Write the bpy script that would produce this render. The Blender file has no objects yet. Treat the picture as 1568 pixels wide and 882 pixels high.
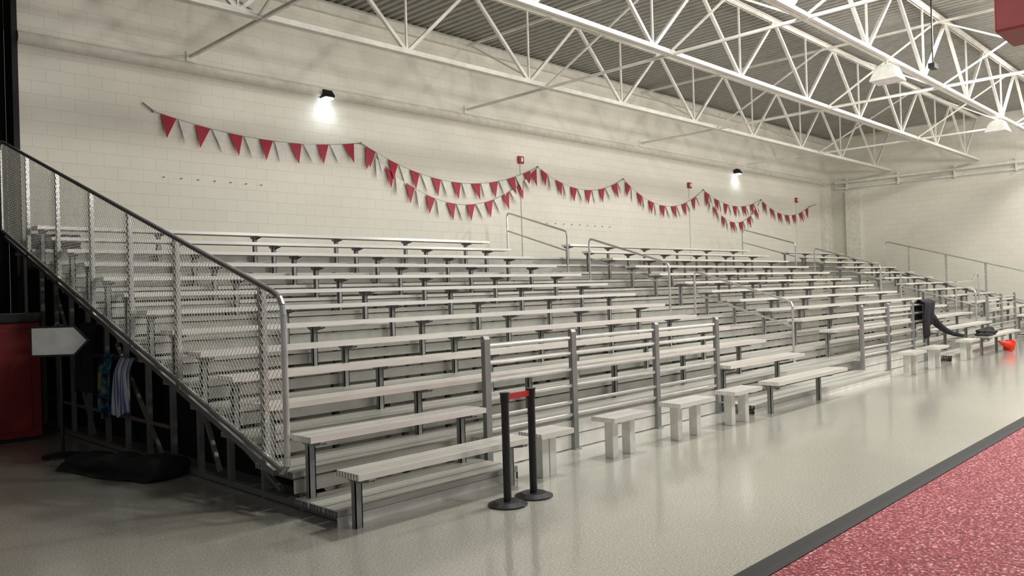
import bpy, math, random
from mathutils import Vector, Matrix
random.seed(4)
S=bpy.context.scene
S.view_settings.view_transform='Standard'
T=0.61; R=.193; Z1=.1217
W=8.8; SC=1.0378
def wx(x): return -3.17+(x+3.17)*SC
def wz(z): return 1.65+(z-1.65)*SC

# ---------------------------------------------------------------- materials
def mat(name,col,rough=.6,metal=0.,build=None):
    m=bpy.data.materials.new(name); m.use_nodes=True
    nt=m.node_tree; b=nt.nodes['Principled BSDF']
    b.inputs['Base Color'].default_value=(*col,1); b.inputs['Roughness'].default_value=rough
    b.inputs['Metallic'].default_value=metal
    N=nt.nodes.new; L=nt.links.new
    tc=N('ShaderNodeTexCoord')
    if build: build(nt,b,N,L,tc)
    else:
        n=N('ShaderNodeTexNoise'); n.inputs['Scale'].default_value=6; n.inputs['Detail'].default_value=4
        L(tc.outputs['Object'],n.inputs['Vector'])
        r=ramp(N,[(.3,tuple(c*.88 for c in col)),(.7,tuple(min(1,c*1.08) for c in col))])
        L(n.outputs['Fac'],r.inputs['Fac']); L(r.outputs['Color'],b.inputs['Base Color'])
    return m
def ramp(N,stops):
    r=N('ShaderNodeValToRGB'); e=r.color_ramp.elements
    while len(e)<len(stops): e.new(.5)
    for i,(p,c) in enumerate(stops):
        e[i].position=p; e[i].color=(*c,1)
    return r
def b_wall(nt,b,N,L,tc):
    sep=N('ShaderNodeSeparateXYZ'); add=N('ShaderNodeMath'); add.operation='ADD'; cmb=N('ShaderNodeCombineXYZ')
    L(tc.outputs['Object'],sep.inputs[0]); L(sep.outputs['X'],add.inputs[0]); L(sep.outputs['Y'],add.inputs[1])
    L(add.outputs[0],cmb.inputs['X']); L(sep.outputs['Z'],cmb.inputs['Y'])
    br=N('ShaderNodeTexBrick'); L(cmb.outputs[0],br.inputs['Vector'])
    br.inputs['Scale'].default_value=1; br.inputs['Brick Width'].default_value=.41; br.inputs['Row Height'].default_value=.205
    br.inputs['Mortar Size'].default_value=.005; br.inputs['Mortar Smooth'].default_value=.5
    br.inputs['Color1'].default_value=(.80,.775,.69,1); br.inputs['Color2'].default_value=(.775,.75,.665,1)
    br.inputs['Mortar'].default_value=(.67,.645,.57,1)
    n=N('ShaderNodeTexNoise'); n.inputs['Scale'].default_value=.7; n.inputs['Detail'].default_value=6
    L(tc.outputs['Object'],n.inputs['Vector'])
    r=ramp(N,[(.3,(.95,.95,.94)),(.7,(1,1,1))]); L(n.outputs['Fac'],r.inputs['Fac'])
    mx=N('ShaderNodeMixRGB'); mx.blend_type='MULTIPLY'; mx.inputs[0].default_value=1
    L(br.outputs['Color'],mx.inputs[1]); L(r.outputs['Color'],mx.inputs[2]); L(mx.outputs[0],b.inputs['Base Color'])
    n2=N('ShaderNodeTexNoise'); n2.inputs['Scale'].default_value=60; L(tc.outputs['Object'],n2.inputs['Vector'])
    m2=N('ShaderNodeMath'); m2.operation='MULTIPLY_ADD'; m2.inputs[1].default_value=.25
    L(n2.outputs['Fac'],m2.inputs[0])
    inv=N('ShaderNodeMath'); inv.operation='SUBTRACT'; inv.inputs[0].default_value=1; L(br.outputs['Fac'],inv.inputs[1])
    L(inv.outputs[0],m2.inputs[2])
    bp=N('ShaderNodeBump'); bp.inputs['Strength'].default_value=.45; bp.inputs['Distance'].default_value=.005
    L(m2.outputs[0],bp.inputs['Height']); L(bp.outputs[0],b.inputs['Normal'])
def b_floor(nt,b,N,L,tc):
    n=N('ShaderNodeTexNoise'); n.inputs['Scale'].default_value=75; n.inputs['Detail'].default_value=4; n.inputs['Roughness'].default_value=.75
    L(tc.outputs['Object'],n.inputs['Vector'])
    r=ramp(N,[(.34,(.16,.155,.135)),(.45,(.37,.365,.32)),(.57,(.43,.425,.375)),(.66,(.74,.74,.69))])
    L(n.outputs['Fac'],r.inputs['Fac'])
    n2=N('ShaderNodeTexNoise'); n2.inputs['Scale'].default_value=.5; n2.inputs['Detail'].default_value=5
    L(tc.outputs['Object'],n2.inputs['Vector'])
    r2=ramp(N,[(.3,(.84,.83,.81)),(.7,(1,1,1))]); L(n2.outputs['Fac'],r2.inputs['Fac'])
    mx=N('ShaderNodeMixRGB'); mx.blend_type='MULTIPLY'; mx.inputs[0].default_value=1
    L(r.outputs['Color'],mx.inputs[1]); L(r2.outputs['Color'],mx.inputs[2]); L(mx.outputs[0],b.inputs['Base Color'])
    n3=N('ShaderNodeTexNoise'); n3.inputs['Scale'].default_value=28; n3.inputs['Detail'].default_value=3
    L(tc.outputs['Object'],n3.inputs['Vector'])
    bp=N('ShaderNodeBump'); bp.inputs['Strength'].default_value=.22; bp.inputs['Distance'].default_value=.004
    L(n3.outputs['Fac'],bp.inputs['Height']); L(bp.outputs[0],b.inputs['Normal']); L(bp.outputs[0],b.inputs['Coat Normal'])
    b.inputs['Coat Weight'].default_value=1.; b.inputs['Coat Roughness'].default_value=.10; b.inputs['Coat IOR'].default_value=1.65
def b_rubber(nt,b,N,L,tc):
    v=N('ShaderNodeTexNoise'); v.inputs['Scale'].default_value=48; v.inputs['Detail'].default_value=3; v.inputs['Roughness'].default_value=.7
    L(tc.outputs['Object'],v.inputs['Vector'])
    r=ramp(N,[(.38,(.05,.006,.010)),(.46,(.25,.022,.034)),(.56,(.31,.038,.053)),(.63,(.64,.40,.41))])
    L(v.outputs['Fac'],r.inputs['Fac']); L(r.outputs['Color'],b.inputs['Base Color'])
    bp=N('ShaderNodeBump'); bp.inputs['Strength'].default_value=.5; bp.inputs['Distance'].default_value=.004
    L(v.outputs['Fac'],bp.inputs['Height']); L(bp.outputs[0],b.inputs['Normal'])
def b_alu(lo,hi):
    def g(nt,b,N,L,tc):
        w=N('ShaderNodeTexWave'); w.wave_type='BANDS'; w.bands_direction='Y'; w.inputs['Scale'].default_value=9
        w.inputs['Distortion'].default_value=0
        L(tc.outputs['Object'],w.inputs['Vector'])
        bp=N('ShaderNodeBump'); bp.inputs['Strength'].default_value=.7; bp.inputs['Distance'].default_value=.006
        L(w.outputs['Fac'],bp.inputs['Height']); L(bp.outputs[0],b.inputs['Normal'])
        n=N('ShaderNodeTexNoise'); n.inputs['Scale'].default_value=1.5; n.inputs['Detail'].default_value=4
        mp=N('ShaderNodeMapping'); mp.inputs['Scale'].default_value=(.5,8,8)
        L(tc.outputs['Object'],mp.inputs[0]); L(mp.outputs[0],n.inputs['Vector'])
        r=ramp(N,[(.3,lo),(.7,hi)]); L(n.outputs['Fac'],r.inputs['Fac']); L(r.outputs['Color'],b.inputs['Base Color'])
    return g
M={}
M['wall']=mat('painted_block',(.7,.68,.6),.55,0,b_wall)
M['wallplain']=mat('painted_plain',(.75,.73,.65),.6)
M['floor']=mat('epoxy_floor',(.4,.4,.35),.35,0,b_floor)
M['rubber']=mat('red_rubber',(.4,.05,.08),.8,0,b_rubber)
M['edge']=mat('black_edge',(.010,.010,.010),.75)
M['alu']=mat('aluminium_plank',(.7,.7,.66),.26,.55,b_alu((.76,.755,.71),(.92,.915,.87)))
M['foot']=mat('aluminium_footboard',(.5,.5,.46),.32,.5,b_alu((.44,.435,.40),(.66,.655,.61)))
M['alu2']=mat('aluminium_riser_shaded',(.38,.378,.35),.35,.5)  # bright aluminium darkened in colour to paint shade between the rows
M['skirt']=mat('aluminium_panel',(.76,.75,.71),.38,.3)
M['galv']=mat('galvanised_steel',(.27,.275,.27),.4,.5)
M['tube']=mat('aluminium_tube',(.60,.60,.575),.25,.7)
M['mesh']=mat('chain_link_wire',(.66,.66,.62),.4,.4)
M['truss']=mat('white_steel',(.78,.77,.71),.5)
M['deck']=mat('roof_deck',(.36,.36,.325),.6)
M['black']=mat('black_plastic',(.012,.012,.013),.4)
M['cloth']=mat('black_cloth',(.010,.010,.012),.9)
M['dark']=mat('shade_black',(.006,.006,.006),.95)  # near-black colour standing in for unlit space, no real fabric
M['red']=mat('pennant_red',(.38,.006,.035),.5)
M['white']=mat('pennant_white',(.74,.73,.68),.5)
M['redbin']=mat('red_plastic',(.22,.012,.014),.5)
M['belt']=mat('belt_red',(.55,.02,.03),.6)
M['cone']=mat('cone_orange_red',(.72,.035,.012),.5)
M['sign']=mat('sign_white',(.8,.8,.76),.5)
M['alarm']=mat('alarm_red',(.35,.02,.03),.5)
def b_towel(nt,b,N,L,tc):
    w=N('ShaderNodeTexWave'); w.bands_direction='Y'; w.inputs['Scale'].default_value=5; w.inputs['Distortion'].default_value=1
    L(tc.outputs['Object'],w.inputs['Vector'])
    r=ramp(N,[(.45,(.55,.58,.55)),(.7,(.12,.17,.38))]); L(w.outputs['Fac'],r.inputs['Fac']); L(r.outputs['Color'],b.inputs['Base Color'])
M['towel']=mat('striped_towel',(.5,.5,.5),.9,0,b_towel)
def b_teal(nt,b,N,L,tc):
    w=N('ShaderNodeTexNoise'); w.inputs['Scale'].default_value=9
    L(tc.outputs['Object'],w.inputs['Vector'])
    r=ramp(N,[(.4,(.003,.008,.03)),(.52,(.01,.12,.18)),(.64,(.22,.18,.03))]); L(w.outputs['Fac'],r.inputs['Fac']); L(r.outputs['Color'],b.inputs['Base Color'])
M['teal']=mat('patterned_towel',(.02,.1,.15),.9,0,b_teal)
lens=bpy.data.materials.new('lamp_lens'); lens.use_nodes=True
lb=lens.node_tree.nodes['Principled BSDF']; lb.inputs['Emission Color'].default_value=(.85,.95,1,1); lb.inputs['Emission Strength'].default_value=9
M['lens']=lens

# ---------------------------------------------------------------- mesh builder
class MB:
    def __init__(s): s.v=[]; s.f=[]
    def box(s,x0,x1,y0,y1,z0,z1):
        o=len(s.v); s.v+=[(x0,y0,z0),(x1,y0,z0),(x1,y1,z0),(x0,y1,z0),(x0,y0,z1),(x1,y0,z1),(x1,y1,z1),(x0,y1,z1)]
        s.f+=[tuple(o+i for i in q) for q in ((0,3,2,1),(4,5,6,7),(0,1,5,4),(1,2,6,5),(2,3,7,6),(3,0,4,7))]
    def beam(s,p,q,w,h,up=(0,0,1)):
        p=Vector(p);q=Vector(q);d=(q-p).normalized(); up=Vector(up)
        if abs(d.dot(up))>.99: up=Vector((0,1,0))
        a=d.cross(up).normalized(); b=a.cross(d).normalized()
        o=len(s.v)
        for c in (p,q):
            for i,j in ((-1,-1),(1,-1),(1,1),(-1,1)): s.v.append(tuple(c+a*i*w/2+b*j*h/2))
        s.f+=[tuple(o+i for i in t) for t in ((0,3,2,1),(4,5,6,7),(0,1,5,4),(1,2,6,5),(2,3,7,6),(3,0,4,7))]
    def cyl(s,p,q,r,n=8,r2=None,cap=True):
        r2=r if r2 is None else r2
        p=Vector(p);q=Vector(q);d=(q-p).normalized(); up=Vector((0,0,1)) if abs(d.z)<.95 else Vector((0,1,0))
        a=d.cross(up).normalized(); b=a.cross(d)
        o=len(s.v)
        for c,rr in ((p,r),(q,r2)):
            for i in range(n):
                t=2*math.pi*i/n; s.v.append(tuple(c+(a*math.cos(t)+b*math.sin(t))*rr))
        for i in range(n): s.f.append((o+i,o+(i+1)%n,o+n+(i+1)%n,o+n+i))
        if cap: s.f.append(tuple(o+i for i in range(n))[::-1]); s.f.append(tuple(o+n+i for i in range(n)))
    def path(s,pts,r,n=8):
        for a,b in zip(pts,pts[1:]): s.cyl(a,b,r,n)
    def prism(s,pts,d):
        d=Vector(d); o=len(s.v); n=len(pts)
        s.v+=[tuple(p) for p in pts]+[tuple(Vector(p)+d) for p in pts]
        s.f.append(tuple(range(o,o+n))[::-1]); s.f.append(tuple(range(o+n,o+2*n)))
        for i in range(n): s.f.append((o+i,o+(i+1)%n,o+n+(i+1)%n,o+n+i))
    def obj(s,name,m,parent=None,smooth=False,bevel=0):
        me=bpy.data.meshes.new(name); me.from_pydata(s.v,[],s.f); me.materials.append(M[m] if isinstance(m,str) else m)
        ob=bpy.data.objects.new(name,me); S.collection.objects.link(ob)
        if smooth:
            for p in me.polygons: p.use_smooth=True
        if parent: ob.parent=parent
        if bevel:
            bm=ob.modifiers.new('b','BEVEL'); bm.width=bevel; bm.segments=2
        return ob
def empty(name,loc=(0,0,0)):
    e=bpy.data.objects.new(name,None); S.collection.objects.link(e); e.empty_display_size=.2
    return e

# ---------------------------------------------------------------- shell
XR=wx(28.7)
XL=wx(.12)
DECK=7.62
m=MB(); m.box(-10,XR+.2,-2.6,W+6,-.1,0); m.box(-10,XR+.2,-14,-2.6,-.1,-.004); m.obj('floor','floor')
m=MB(); m.box(-6,XR,-13,-2.77,-.003,.006); m.obj('rubber_floor_mat','rubber')
m=MB()
m.prism([(-6,-2.77,-.003),(-6,-2.77,.012),(-6,-2.72,.014),(-6,-2.61,.003),(-6,-2.61,-.003)],(XR+6,0,0)); m.obj('mat_edge_strip','edge')
m=MB(); m.box(XL,XR+.2,W,W+.2,0,DECK); m.obj('wall_back','wall')
m=MB(); m.box(XR,XR+.2,-14,W,0,DECK); m.obj('wall_right','wall')
zl=wz(5.6)
m=MB(); pts=[(XL,W,zl-.1)]
for i in range(9):
    t=-math.pi/2+math.pi*i/8; pts.append((XL,W-.10*math.cos(t)-.02,zl+.1*math.sin(t)))
pts.append((XL,W,zl+.1)); m.prism(pts,(XR-XL-1,0,0)); m.obj('trim_1','wallplain')
m=MB(); m.box(XL,XR,W-.12,W,DECK-.28,DECK-.1); m.obj('trim_2','wallplain')
m=MB(); m.box(XR-.95,XR-.4,W-.22,W-.001,0,wz(5.6)); m.obj('corner_pilaster','wallplain',bevel=.01)
m=MB(); m.box(XR-.2,XR-.001,W-1.3,W-.7,0,wz(5.25)); m.obj('corner_pilaster','wallplain',bevel=.01)
m=MB()
m.cyl((XR-.16,W-.3,wz(5.62)),(XR-.16,-12,wz(5.62)),.07,12); m.cyl((XR-.12,W-.3,wz(5.38)),(XR-.12,-12,wz(5.38)),.04,10)
for y in range(-10,9,2): m.box(XR-.2,XR-.002,y,y+.05,wz(5.3),wz(5.75))
m.obj('wall_pipe','truss',smooth=False)
m=MB(); m.box(-6,XL-.08,W+.36,W+.4,0,DECK); m.obj('left_dark_sheet','dark')  # black sheet painted as the darkness of the unlit room past the wall end
m=MB(); m.box(-5.6,-5.55,3.5,W+.3,0,DECK); m.obj('side_light_block','dark')  # unseen dark panel added to cut ambient light from the left
m=MB(); m.box(XL-.08,XL,W-.06,W+.35,0,DECK); m.obj('door_frame','edge')

m=MB(); p=.2; x=-9
vs=[]
while x<XR+.2:
    vs+=[(x,DECK),(x+.09,DECK),(x+.11,DECK+.05),(x+.18,DECK+.05)]; x+=p
for (xx,zz) in vs: m.v+=[(xx,-14,zz),(xx,W+6,zz)]
for i in range(len(vs)-1): m.f.append((2*i,2*i+1,2*i+3,2*i+2))
m.obj('ceiling','deck')

# ---------------------------------------------------------------- trusses
ZB=wz(5.8); ZT=DECK-.07; NX=wx(5.4); SP=3.07*SC
def truss(Y):
    m=MB()
    x0,x1=-7,XR-.25
    for z,s in ((ZB,-1),(ZT,1)):
        for dy in (-.045,.045):
            m.box(x0,x1,Y+dy-.035,Y+dy+.035,z-.012,z+.0); m.box(x0,x1,Y+dy*.55-.008,Y+dy*.55+.008,min(z,z-.09*s),max(z,z-.09*s))
    k=-4
    while True:
        xb=NX+k*SP
        if xb>x1+SP: break
        for xa,xc in ((xb,xb-SP/2),(xb,xb+SP/2)):
            if x0<min(xa,xc) and max(xa,xc)<x1: m.beam((xa,Y,ZB+.03),(xc,Y,ZT-.03),.06,.06)
        if x0<xb<x1: m.beam((xb,Y,ZB),(xb,Y,ZT),.035,.035); m.box(xb-.12,xb+.12,Y-.006,Y+.006,ZB,ZB+.13)
        if x0<xb+SP/2<x1: m.box(xb+SP/2-.12,xb+SP/2+.12,Y-.006,Y+.006,ZT-.13,ZT)
        k+=1
    return m.obj('roof_truss','truss')
TY=[6.26,3.2,.62,-2.2,-5,-7.8,-10.6]
for Y in TY: truss(Y)
m=MB()
for bx in (wx(2.7),wx(9.0),wx(15.7),wx(22)):
    m.beam((bx,W-.01,ZB),(bx,-12,ZB),.05,.05)
    m.beam((bx,W-.13,ZT-.12),(bx,-12,ZT-.12),.05,.05)
    ys=[W-.13]+TY
    for a,b in zip(ys,ys[1:]):
        m.beam((bx+.06,a,ZT-.1),(bx+.06,b,ZB),.035,.035)
        if a<8: m.beam((bx-.06,a,ZB),(bx-.06,b,ZT-.1),.035,.035)
    m.box(bx-.08,bx+.08,W-.03,W-.001,ZB-.1,ZB+.08)
m.obj('truss_bridging','truss')

# ---------------------------------------------------------------- bleachers
NR=13; XE=26.8
bl=empty('bleachers')
sections=[(0,8.4),(11.0,19.6),(22.2,XE)]
seat=MB(); brk=MB(); plat=MB(); ris=MB(); sk=MB()
def seatplank(m,x0,x1,k):
    yb=(k-1)*T; z=.42+(k-1)*R
    for a,b in ((yb-.28,yb-.147),(yb-.137,yb)):
        m.box(x0,x1,a,b,z-.012,z)
        for c in (a,b-.006): m.box(x0,x1,c,c+.006,z-.045,z-.012)
    for xx in (x0-.004,x1): m.box(xx,xx+.004,yb-.28,yb,z-.045,z)
def bracket(m,x,k,zb):
    y=(k-1)*T-.10; z=.42+(k-1)*R-.046
    m.box(x-.03,x+.03,y-.02,y-.012,zb,z); m.box(x-.03,x-.022,y-.02,y+.03,zb,z); m.box(x+.022,x+.03,y-.02,y+.03,zb,z)
    m.box(x-.028,x+.028,y-.19,y+.10,z-.010,z)
    for xx in (x-.028,x+.022):
        m.prism([(xx,y-.19,z-.010),(xx,y-.19,z-.02),(xx,y-.02,z-.05),(xx,y+.03,z-.05),(xx,y+.1,z-.02),(xx,y+.1,z-.010)],(.006,0,0))
def rowsegs(k):
    if k==1: return [(0,1.75),(6.3,8.45),(16.0,18.7),(22.2,XE)]
    if k==2: return [(0,1.8),(6.2,8.4),(14.5,18.8),(22.2,XE)]
    return sections
for k in range(1,NR+1):
    zb=0 if k==1 else Z1+(k-2)*R
    for (a,b) in rowsegs(k):
        seatplank(seat,a,b,k)
        secs=[s for s in sections if s[0]-.3<=a<=s[1]]
        s0=secs[0][0] if secs else a
        x=s0+.1; xs=[]
        while x<b-.02:
            if x>a+.02: xs.append(x)
            x+=1.555
        if xs and xs[0]-a>.6: xs.insert(0,a+.12)
        if xs and b-xs[-1]>.8: xs.append(b-.12)
        for x in xs: bracket(brk,x,k,zb)
def platform(x0,x1,k,y0=None):
    y0=(k-1)*T if y0 is None else y0; y1=k*T; z=Z1+(k-1)*R
    if k==NR: y1=k*T+.25
    n=3; w=(y1-y0)/n
    for i in range(n):
        a=y0+i*w; b=a+w-.018
        plat.box(x0,x1,a,b,z-.008,z)
        for j in range(5):
            c=a+(b-a-.004)*j/4; plat.box(x0,x1,c,c+.004,z-.045,z-.008)
    if k<NR:
        ris.box(x0,x1,y1-.012,y1-.004,z+.03,z+R-.06)
        ris.box(x0,x1,y1-.018,y1-.010,z+.03,z+.04); ris.box(x0,x1,y1-.018,y1-.010,z+R-.07,z+R-.06)
def psegs(k):
    if k==1: return [(0,1.85),(6.2,10.95),(14.4,18.8),(22,XE)]
    return [(0,XE)]
for k in range(1,NR+1):
    for a,b in psegs(k): platform(a,b,k)
for a,b in ((1.87,6.18),(10.97,14.38),(18.82,21.98)):
    plat.box(a,b,.50,.605,Z1+R-.04,Z1+R)
for a,b in psegs(1):
    sk.box(a,b,.0,.012,.012,Z1-.048); sk.box(a,b,-.006,.02,.0,.012)
sk.box(1.835,1.85,0,.6,0,Z1-.05)
for a,b in ((1.97,6.16),(10.97,14.36),(18.82,21.98)):
    sk.box(a,b,.49,.50,.01,.15); sk.box(a,b,.485,.495,.16,.30)
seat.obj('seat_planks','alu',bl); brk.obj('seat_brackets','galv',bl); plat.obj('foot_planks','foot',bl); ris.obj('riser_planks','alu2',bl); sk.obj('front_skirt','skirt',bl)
for (a,b) in ((1.88,2.3),(2.9,3.5),(4.05,4.75),(5.2,5.85),(11.3,11.95),(12.6,13.25),(14.6,15.3)):
    e=empty('short_bench_seat'); m=MB(); seatplank(m,a,b,1); m.obj('plank','alu',e)
    m=MB()
    for x in (a+.18,b-.14):
        m.box(x-.045,x+.045,-.15,-.05,0,.375); m.box(x-.07,x+.07,-.26,-.02,.362,.375)
    m.obj('legs','skirt',e,bevel=.004)
us=MB()
for X in (.12,):
    us.box(X-.03,X+.03,.02,8.2,.01,.06)
    for k in range(2,NR+1):
        y=(k-1)*T+.05; z=Z1+(k-1)*R-.05
        us.box(X-.025,X+.025,y-.025,y+.025,.0,z)
        us.box(X-.02,X+.02,(k-1)*T,k*T+.05,z-.05,z)
    us.beam((X,3.2,1.05),(X,8.0,1.05),.04,.04)
    us.beam((X,3.2,.4),(X,8.0,.4),.03,.03)
    us.beam((X,1.0,.1),(X,2.0,.55),.035,.035); us.beam((X,2.1,.1),(X,2.5,.8),.035,.035)
    us.beam((X,3.4,.1),(X,4.6,1.2),.035,.035); us.beam((X,5.4,.1),(X,6.8,1.9),.035,.035)
for X in (1.6,3.2,4.8,6.4,8.2,11,14,17,20,23,26.6):
    for k in range(3,NR+1,2):
        y=(k-1)*T+.05; z=Z1+(k-1)*R-.05; us.box(X-.025,X+.025,y-.025,y+.025,0,z)
us.obj('support_frame','galv',bl)
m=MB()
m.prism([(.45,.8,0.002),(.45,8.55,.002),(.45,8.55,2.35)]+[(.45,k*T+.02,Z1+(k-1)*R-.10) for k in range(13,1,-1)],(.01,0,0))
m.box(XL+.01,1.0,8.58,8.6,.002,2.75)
m.obj('under_seat_shade_sheet','dark',bl)  # added black sheets that paint the deep shade beneath the seating

# ---------------------------------------------------------------- side guardrails with chain link
def mesh_fill(m,x,ya,yb,bot,top,s=.058,r=.0026):
    def clip(p0,d):
        t0,t1=-100,100
        def half(a,b):
            nonlocal t0,t1
            if abs(b)<1e-9:
                if a<0: t0,t1=1,0
            elif b>0: t0=max(t0,-a/b)
            else: t1=min(t1,-a/b)
        half(p0[0]-ya,d[0]); half(yb-p0[0],-d[0])
        B0,B1=bot; half(p0[1]-(B0+B1*p0[0]),d[1]-B1*d[0])
        T0,T1=top; half((T0+T1*p0[0])-p0[1],T1*d[0]-d[1])
        return t0,t1
    c=-12.
    while c<16:
        for d in ((1,1.15),(1,-1.15)):
            p0=(0,c); t0,t1=clip(p0,d)
            if t1-t0>.01:
                a=(x,p0[0]+d[0]*t0,p0[1]+d[1]*t0); b=(x,p0[0]+d[0]*t1,p0[1]+d[1]*t1)
                m.cyl(a,b,r,3,cap=False)
        c+=s*1.15
def side_guard(x,y0,y1,top,bot,posts,s=.058,low=True):
    e=empty('chain_link_guardrail')
    f=MB()
    tz=lambda y: top[0]+top[1]*y
    bz=lambda y: bot[0]+bot[1]*y
    rr=.14
    P=[(x,y1,bz(y1)+.0),(x,y1,tz(y1)-rr),(x,y1-.04,tz(y1)-.05),(x,y1-rr,tz(y1-rr)),(x,y0+rr,tz(y0+rr)),(x,y0+.05,tz(y0)-.0),(x,y0+.01,tz(y0)-.06),(x,y0,tz(y0)-rr),(x,y0,bz(y0)+rr),(x,y0+.01,bz(y0)+.07),(x,y0+.06,bz(y0)+.02),(x,y0+rr,bz(y0+rr)),(x,y1,bz(y1))]
    f.path(P,.024,10)
    f.obj('rail_tube','tube',e)
    g=MB()
    for y in posts:
        g.box(x+.02,x+.032,y-.035,y+.035,bz(y)-.12,tz(y)-.02); g.box(x+.03,x+.06,y-.035,y-.025,bz(y)-.12,tz(y)-.02)
        g.box(x+.03,x+.06,y+.025,y+.035,bz(y)-.12,tz(y)-.02)
    g.obj('posts','tube',e)
    if low:
        h=MB(); h.beam((x+.03,y0+.25,bz(y0+.25)-.1),(x+.03,y1,bz(y1)-.1),.03,.05); h.obj('stringer','galv',e)
    w=MB(); mesh_fill(w,x,y0,y1,bot,top,s); w.obj('chain_link_mesh','mesh',e)
side_guard(-.06,.58,8.55,(1.49,.305),(.13,.31),[.98,2.6,3.75,4.9,6.12,7.4])
side_guard(XE+.05,.6,5.6,(1.47,.29),(.5,.29),[1.2,2.4,3.6,4.8],s=.11)

# ---------------------------------------------------------------- front guardrails
def front_guard(xs,y=.45):
    e=empty('front_guardrail'); p=MB(); r=MB()
    for x in xs:
        p.box(x-.035,x+.035,y-.006,y+.0,0,1.22); p.box(x-.035,x-.027,y,y+.045,0,1.2); p.box(x+.027,x+.035,y,y+.045,0,1.2)
        p.prism([(x-.035,y-.006,1.22),(x-.035,y+.01,1.25),(x-.035,y+.045,1.25),(x-.035,y+.045,1.2)],(.07,0,0))
        p.box(x-.05,x+.05,y-.03,y+.02,0,.008)
    for z in (1.16,1.0,.83,.66,.49,.36):
        r.cyl((xs[0],y+.025,z),(xs[-1],y+.025,z),.021,10)
    p.obj('posts','galv',e); r.obj('rails','tube',e)
front_guard([1.95,3.2,4.72,6.1])
front_guard([11.0,12.25,13.6,14.3])
front_guard([19.0,20.3,21.7])
def zp(y): return Z1-R+(math.floor(y/T)+1)*R
def aisle(x,segs=((8.0,6.2),(5.6,3.65),(3.1,1.2))):
    for (ya,yb) in segs:
        e=empty('aisle_handrail'); m=MB()
        sl=R/T; zt=lambda y:Z1-R*.4+sl*y+.92
        P=[(x,ya,zp(ya)+.0),(x,ya,zt(ya)-.08),(x,ya-.03,zt(ya)-.02),(x,ya-.1,zt(ya-.1)),(x,yb+.1,zt(yb+.1)),(x,yb+.03,zt(yb)-.0),(x,yb,zt(yb)-.08),(x,yb,zp(yb))]
        m.path(P,.021,10)
        m.path([(x,ya,zt(ya)-.42),(x,yb,zt(yb)-.42)],.017,8)
        for y in (ya,yb): m.cyl((x,y,zp(y)),(x,y,zp(y)+.01),.05,12)
        m.obj('tube','tube',e,smooth=False)
aisle(9.9); aisle(20.9)
e=empty('loop_handrail'); m=MB(); y=2.15; z0=zp(y)
m.path([(22.6,y,z0),(22.6,y,z0+.75),(22.75,y,z0+.86),(24.3,y,z0+.88),(24.7,y,z0+1.1),(24.9,y,z0+1.1),(25.0,y,z0+1.0),(25.0,y,z0)],.022,8)
m.path([(22.6,y,z0+.45),(25.0,y,z0+.5)],.018,8); m.obj('tube','tube',e)

# ---------------------------------------------------------------- bunting
e=empty('pennant_bunting'); rd=MB(); wh=MB(); st=MB()
A=[(2.05,4.78),(6.1,4.72),(11.3,4.72),(14.8,4.7),(19.0,4.7),(22.8,4.62),(26.7,4.6)]
A=[(wx(a),wz(b)) for a,b in A]
spans=[(0,1,.22,7),(1,2,.62,9.5),(1,2,1.12,9.5),(2,3,.45,7),(3,4,.66,8),(4,5,.38,7),(4,5,.95,7),(5,6,.45,7)]
y=W-.035
for si,(i,j,sag,n) in enumerate(spans):
    (xa,za),(xb,zb)=A[i],A[j]
    yy=y-(.012 if si in (2,6) else 0)
    f=lambda t:(xa+(xb-xa)*t, za+(zb-za)*t-4*sag*t*(1-t))
    K=200; pts=[f(q/K) for q in range(K+1)]; Ls=[0]
    for a,b in zip(pts,pts[1:]): Ls.append(Ls[-1]+math.hypot(b[0]-a[0],b[1]-a[1]))
    def at(s):
        for q in range(K):
            if Ls[q+1]>=s:
                u=(s-Ls[q])/(Ls[q+1]-Ls[q]); return (pts[q][0]+(pts[q+1][0]-pts[q][0])*u,pts[q][1]+(pts[q+1][1]-pts[q][1])*u)
        return pts[-1]
    st.path([(p[0],yy,p[1]) for p in pts[::5]],.006,5)
    s=.12; c=0
    while s+.28<Ls[-1]:
        a=at(s); b=at(s+.27); mid=((a[0]+b[0])/2,(a[1]+b[1])/2)
        dx,dz=b[0]-a[0],b[1]-a[1]; l=math.hypot(dx,dz); nx,nz=dz/l,-dx/l
        jit=random.uniform(-.07,.07)
        tip=(mid[0]+nx*.16+jit,mid[1]-.365+nz*.03)
        yo=random.uniform(-.08,-.01)
        (rd if c%2==0 else wh).prism([(a[0],yy,a[1]),(b[0],yy,b[1]),(tip[0],yy+yo,tip[1])],(0,-.003,0))
        s+=.305; c+=1
st.cyl((A[0][0],y,A[0][1]),(A[0][0]-.18,y,A[0][1]+.12),.012,6); st.cyl((A[-1][0],y,A[-1][1]),(A[-1][0]+.6,y,A[-1][1]+.12),.012,6)
for a in A: st.cyl((a[0],W,a[1]),(a[0],W-.06,a[1]),.02,8)
rd.obj('red_pennants','red',e); wh.obj('white_pennants','white',e); st.obj('cord','galv',e)

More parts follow.
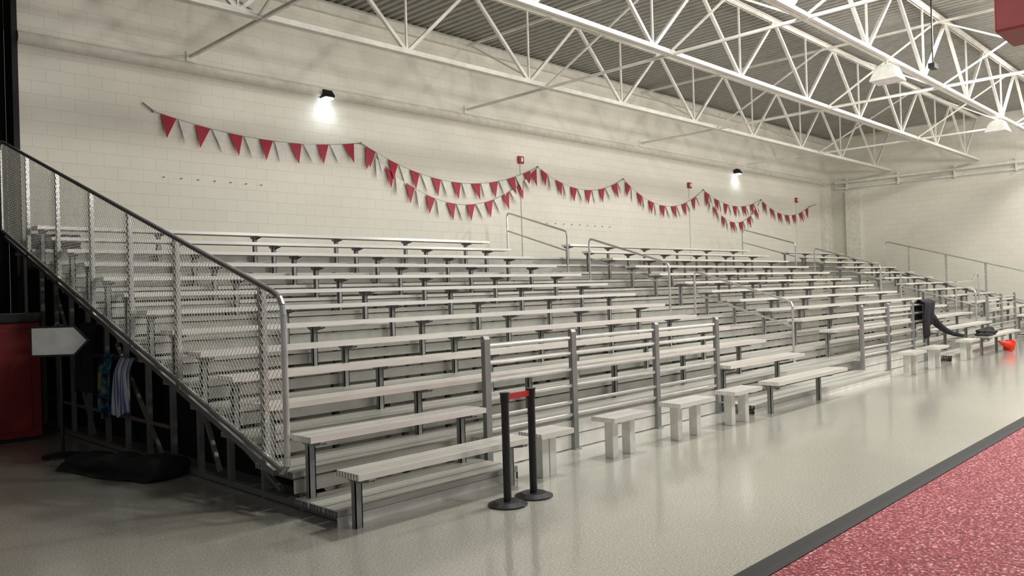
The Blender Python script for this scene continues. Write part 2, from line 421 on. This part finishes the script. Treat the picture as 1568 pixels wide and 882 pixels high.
# ---------------------------------------------------------------- wall fixtures
def wall_lamp(X,Z):
    e=empty('wall_lamp'); m=MB()
    m.prism([(X-.11,W,Z+.12),(X-.11,W-.12,Z+.12),(X-.11,W-.22,Z+.0),(X-.11,W-.22,Z-.04),(X-.11,W,Z-.04)],(.22,0,0)); m.obj('housing','edge',e,bevel=.008)
    m=MB(); m.box(X-.085,X+.085,W-.2,W-.03,Z-.075,Z-.042); m.obj('lens','lens',e)
    l=bpy.data.lights.new('wall_lamp_light','SPOT'); l.energy=10; l.spot_size=math.radians(150); l.spot_blend=.9; l.shadow_soft_size=.08; l.color=(.82,.93,1)
    o=bpy.data.objects.new('light',l); S.collection.objects.link(o); o.parent=e; o.location=(X,W-.24,Z-.12); o.rotation_euler=(math.radians(12),0,0)
for X,Z in ((5.3,5.52),(21.1,5.42)): wall_lamp(wx(X),wz(Z))
cd=MB()
for X,Z in ((10.7,4.83),(18.2,4.78),(25.6,4.78)):
    X=wx(X);Z=wz(Z); e=empty('fire_alarm_strobe'); m=MB(); m.box(X-.09,X+.09,W-.07,W-.001,Z-.09,Z+.09); m.obj('body','alarm',e,bevel=.01)
    m=MB(); m.box(X-.03,X+.03,W-.09,W-.07,Z-.05,Z+.05); m.obj('strobe','sign',e)
    cd.cyl((X,W-.016,Z-.09),(X,W-.016,2.3),.012,6)
cd.obj('trim_conduit','truss')
m=MB()
for i in range(7):
    x=wx(2.2)+i*.3; m.cyl((x,W,wz(3.72)),(x,W-.04,wz(3.72)),.012,6)
for i in range(9):
    x=wx(11.6)+i*.33; m.cyl((x,W,wz(3.35)),(x,W-.04,wz(3.35)),.012,6)
m.obj('wall_anchor_bolts','galv')

def highbay(X,Y):
    e=empty('high_bay_light'); z=ZB
    m=MB(); m.cyl((X,Y,z),(X,Y,z-.12),.02,8); m.box(X-.12,X+.12,Y-.1,Y+.1,z-.16,z-.1)
    m.obj('mount','truss',e)
    m=MB()
    a,b=.17,.27; z0,z1=z-.14,z-.42
    m.v=[(X-a,Y-a,z0),(X+a,Y-a,z0),(X+a,Y+a,z0),(X-a,Y+a,z0),(X-b,Y-b,z1),(X+b,Y-b,z1),(X+b,Y+b,z1),(X-b,Y+b,z1)]
    m.f=[(0,1,2,3),(4,7,6,5),(0,4,5,1),(1,5,6,2),(2,6,7,3),(3,7,4,0)]
    m.obj('reflector','sign',e,bevel=.02)
highbay(wx(12.5),.62); highbay(wx(20.3),.62)
e=empty('ceiling_camera'); X=wx(13.5)
m=MB(); m.cyl((X,.1,ZT-.1),(X,.1,ZB),.015,8); m.box(X-.12,X+.12,.04,.16,ZB-.1,ZB); m.obj('body','black',e)
e=empty('hanging_scoreboard'); m=MB(); m.box(8.1,9.0,-2.95,-2.36,4.68,5.6); m.obj('cabinet','redbin',e,bevel=.03)
m=MB(); m.cyl((8.55,-2.65,5.55),(8.55,-2.65,DECK),.03,8); m.obj('hanger','truss',e)

# ---------------------------------------------------------------- stanchions
st1=None
for (X,Y) in ((1.20,-.52),(1.52,-.50)):
    e=empty('queue_stanchion'); m=MB()
    m.cyl((X,Y,0),(X,Y,.012),.155,32); m.cyl((X,Y,.012),(X,Y,.035),.15,32,.10); m.cyl((X,Y,.03),(X,Y,.80),.031,20); m.cyl((X,Y,.80),(X,Y,.865),.036,20); m.cyl((X,Y,.865),(X,Y,.875),.04,20)
    m.obj('post','black',e)
    if st1 is None:
        st1=e; b=MB(); b.box(1.235,1.485,-.513,-.508,.815,.86); b.obj('belt','belt',e)

# ---------------------------------------------------------------- left clutter
e=empty('red_storage_cabinet'); m=MB()
bx0,bx1,by0,by1=-1.5,-.2,6.3,7.3
m.box(bx0,bx1,by0,by1,.04,1.46)
for x in (bx0+.1,(bx0+bx1)/2+.01,): m.box(x,x+(bx1-bx0)/2-.12,by0-.015,by0,.12,1.38)
m.obj('body','redbin',e,bevel=.01)
m=MB(); m.box(bx0-.03,bx1+.03,by0-.03,by1+.03,1.46,1.58); m.box(bx0+.02,bx1-.02,by0+.02,by1-.02,0,.04)
m.box((bx0+bx1)/2-.05,(bx0+bx1)/2-.03,by0-.04,by0-.015,.7,.9)
m.obj('lid','black',e,bevel=.01)
e=empty('arrow_sign_stand'); X,Y=-.42,4.75; m=MB()
m.cyl((X,Y,0),(X,Y,.02),.2,28); m.cyl((X,Y,.02),(X,Y,.05),.19,28,.04); m.cyl((X,Y,.04),(X,Y,1.45),.02,12); m.beam((X,Y+.02,1.1),(X,Y+.02,1.45),.1,.02)
ex=Vector((.72,-.69,0)); n=Vector((-.69,-.72,0))
def sp(u,v,o=0): 
    q=Vector((X,Y-.03,1.27))+ex*u+n*(.03+o); return (q.x,q.y,q.z+v)
m.prism([sp(-.30,-.165),sp(.17,-.165),sp(.335,0),sp(.17,.165),sp(-.30,.165)],tuple(n*.02)); m.obj('stand','black',e)
m=MB(); m.prism([sp(-.28,-.145,.021),sp(.165,-.145,.021),sp(.305,0,.021),sp(.165,.145,.021),sp(-.28,.145,.021)],tuple(n*.004)); m.obj('arrow_face','sign',e)
def cloth(name,mt,x,y0,y1,ztop,zbot,amp=.03,seed=0,taper=.0,lean=0,parent=None):
    m=MB(); nu,nv=24,24; rn=random.Random(seed); ph=[rn.uniform(0,6) for _ in range(4)]
    for j in range(nv+1):
        v=j/nv
        for i in range(nu+1):
            u=i/nu
            yy=y0+(y1-y0)*(u+(.5-u)*taper*v)+lean*v
            d=amp*(math.sin(u*11+ph[0])+.6*math.sin(u*23+ph[1]+v*2))*(.3+v)
            zz=ztop+(zbot-ztop)*v*(1+.06*math.sin(u*5+ph[2]))
            m.v.append((x+d-.06*math.sin(math.pi*min(1,v*3)/2),yy,zz))
    for j in range(nv):
        for i in range(nu):
            a=j*(nu+1)+i; m.f.append((a,a+1,a+nu+2,a+nu+1))
    o=m.obj(name,mt,parent,smooth=True); s=o.modifiers.new('s','SOLIDIFY'); s.thickness=.012; return o
cloth('hanging_towel','towel',.05,3.92,4.30,1.07,.45,.02,1,lean=.08)
cloth('patterned_towel','teal',.03,4.42,4.72,1.1,.42,.03,2,taper=.4)
cloth('black_jacket','cloth',.0,4.85,5.35,1.45,.65,.05,3,taper=.3)
# rolled tarp
m=MB(); n=48; k=20
for i in range(n+1):
    t=i/n; cx=-.46+.34*t+.02*math.sin(t*7); cy=4.0-1.40*t
    w=.17+.02*math.sin(t*5+1)+.03*t; h=.07+.04*t+.008*math.sin(t*17)
    for j in range(k):
        a=2*math.pi*j/k
        ca,sa=math.cos(a),math.sin(a)
        q=1+.05*math.sin(4*a+t*6)+.03*math.sin(7*a-t*11)
        zz=h+h*math.copysign(abs(sa)**.75,sa)*q
        m.v.append((cx+w*math.copysign(abs(ca)**.85,ca)*q, cy+.06*ca, max(.004,zz)))
for i in range(n):
    for j in range(k): m.f.append((i*k+j,i*k+(j+1)%k,(i+1)*k+(j+1)%k,(i+1)*k+j))
m.f.append(tuple(range(k))[::-1]); m.f.append(tuple(n*k+j for j in range(k)))
o=len(m.v); nn=24
for i in range(nn+1):
    t=i/nn; cy=3.95-1.35*t; cx=-.60+.34*t
    for u in range(7):
        v=u/6; m.v.append((cx-.12*v-.02*math.sin(t*9+v*3),cy+.05*math.sin(v*3+t*4),.012+.09*(1-v)**2*(1+.4*math.sin(t*14))+.008*math.sin(t*25+v*6)))
for i in range(nn):
    for u in range(6):
        a=o+i*7+u; m.f.append((a,a+1,a+8,a+7))
m.obj('rolled_tarp','cloth',smooth=True)

# ---------------------------------------------------------------- far clothes and cone
def lump(name,mt,c,sx,sy,sz,seed,parent=None):
    import bmesh
    bm=bmesh.new(); bmesh.ops.create_icosphere(bm,subdivisions=4,radius=1); rn=random.Random(seed)
    ph=[rn.uniform(0,6) for _ in range(6)]
    for v in bm.verts:
        p=v.co; q=1+.16*math.sin(4*p.x+ph[0])*math.cos(5*p.y+ph[1])+.1*math.sin(9*p.z+ph[2]+3*p.x)+.05*math.sin(15*p.y+8*p.x+ph[3])
        v.co=Vector((c[0]+p.x*q*sx,c[1]+p.y*q*sy,max(c[2],c[2]+(p.z*q+.3)*sz)))
    me=bpy.data.meshes.new(name); bm.to_mesh(me); bm.free(); me.materials.append(M[mt])
    for p in me.polygons: p.use_smooth=True
    o=bpy.data.objects.new(name,me); S.collection.objects.link(o)
    if parent: o.parent=parent
    return o
e=empty('draped_jacket'); m=MB(); nu,nv=30,24
for j in range(nv+1):
    v=j/nv; s=-.45+1.15*v
    for i in range(nu+1):
        u=i/nu; x=13.95+.62*u+.06*math.sin(v*6)
        if s<-.03: yy,zz=.56+.03*math.sin(u*14),1.22+s+.0
        elif s<.05: yy,zz=.475-s*.5,1.245
        else: yy,zz=.40-.03*math.sin(u*13+v*3)-.03*v,1.22-(s-.05)*(.9+.25*math.sin(u*4+1))
        m.v.append((x,yy,zz))
for j in range(nv):
    for i in range(nu):
        a=j*(nu+1)+i; m.f.append((a,a+1,a+nu+2,a+nu+1))
o=m.obj('body','cloth',e,smooth=True); o.modifiers.new('s','SOLIDIFY').thickness=.02
m=MB(); P=[(14.45,.38,.9),(14.6,.33,.76),(14.75,.28,.66),(14.9,.22,.58),(15.05,.15,.52),(15.2,.0,.47)]
for i,(a,b) in enumerate(zip(P,P[1:])): m.cyl(a,b,.085-.01*i,12,.085-.01*(i+1))
m.obj('sleeve','cloth',e,smooth=True)
lump('clothes_pile','cloth',(16.35,-.14,.425),.55,.15,.12,5)
e=empty('traffic_cone')
c=MB(); c.prism([(-.13,-.09,0),(-.09,-.13,0),(.09,-.13,0),(.13,-.09,0),(.13,.09,0),(.09,.13,0),(-.09,.13,0),(-.13,.09,0)],(0,0,.022)); c.cyl((0,0,.022),(0,0,.36),.09,24,.02)
c.obj('cone_body','cone',e)
e.location=(17.3,-.36,.13); e.rotation_euler=(0,math.radians(-72),math.radians(-25))

# ---------------------------------------------------------------- lights
def plight(x,y,z,e,c=(1,.975,.915),r=.35):
    l=bpy.data.lights.new('arena_light','POINT'); l.energy=e; l.shadow_soft_size=r; l.color=c
    o=bpy.data.objects.new('arena_light',l); S.collection.objects.link(o); o.location=(x,y,z)
for x,e in ((2.5,350),(9,560),(16,560),(23,500)):
    plight(x,-4.0,5.0,e)
def alight(x,y,z,e,c=(1,.975,.91)):
    l=bpy.data.lights.new('overhead_light','AREA'); l.shape='DISK'; l.size=.9; l.energy=e; l.color=c
    o=bpy.data.objects.new('overhead_light',l); S.collection.objects.link(o); o.location=(x,y,z); o.rotation_euler=(math.radians(22),0,0)
for x,e in ((3.2,290),(8.6,380),(15,380),(21.5,360),(27,150)): alight(x,-1.0,7.0,e)
wd=bpy.data.worlds.new('w'); S.world=wd; wd.use_nodes=True
wd.node_tree.nodes['Background'].inputs[0].default_value=(.95,.96,1,1); wd.node_tree.nodes['Background'].inputs[1].default_value=.27

# ---------------------------------------------------------------- camera
yaw,pitch,roll,f=.7946,.0056,-.03,1219.0
fw=Vector((math.sin(yaw)*math.cos(pitch),math.cos(yaw)*math.cos(pitch),math.sin(pitch)))
r=Vector((math.cos(yaw),-math.sin(yaw),0)); u=r.cross(fw)
r2=r*math.cos(roll)+u*math.sin(roll); u2=-r*math.sin(roll)+u*math.cos(roll)
cam=bpy.data.cameras.new('camera'); co=bpy.data.objects.new('camera',cam); S.collection.objects.link(co)
mt=Matrix((r2,u2,-fw)).transposed().to_4x4(); mt.translation=Vector((-3.1689,-4.9256,1.6513)); co.matrix_world=mt
cam.sensor_width=36; cam.lens=f/1568*36; cam.clip_end=200
S.camera=co
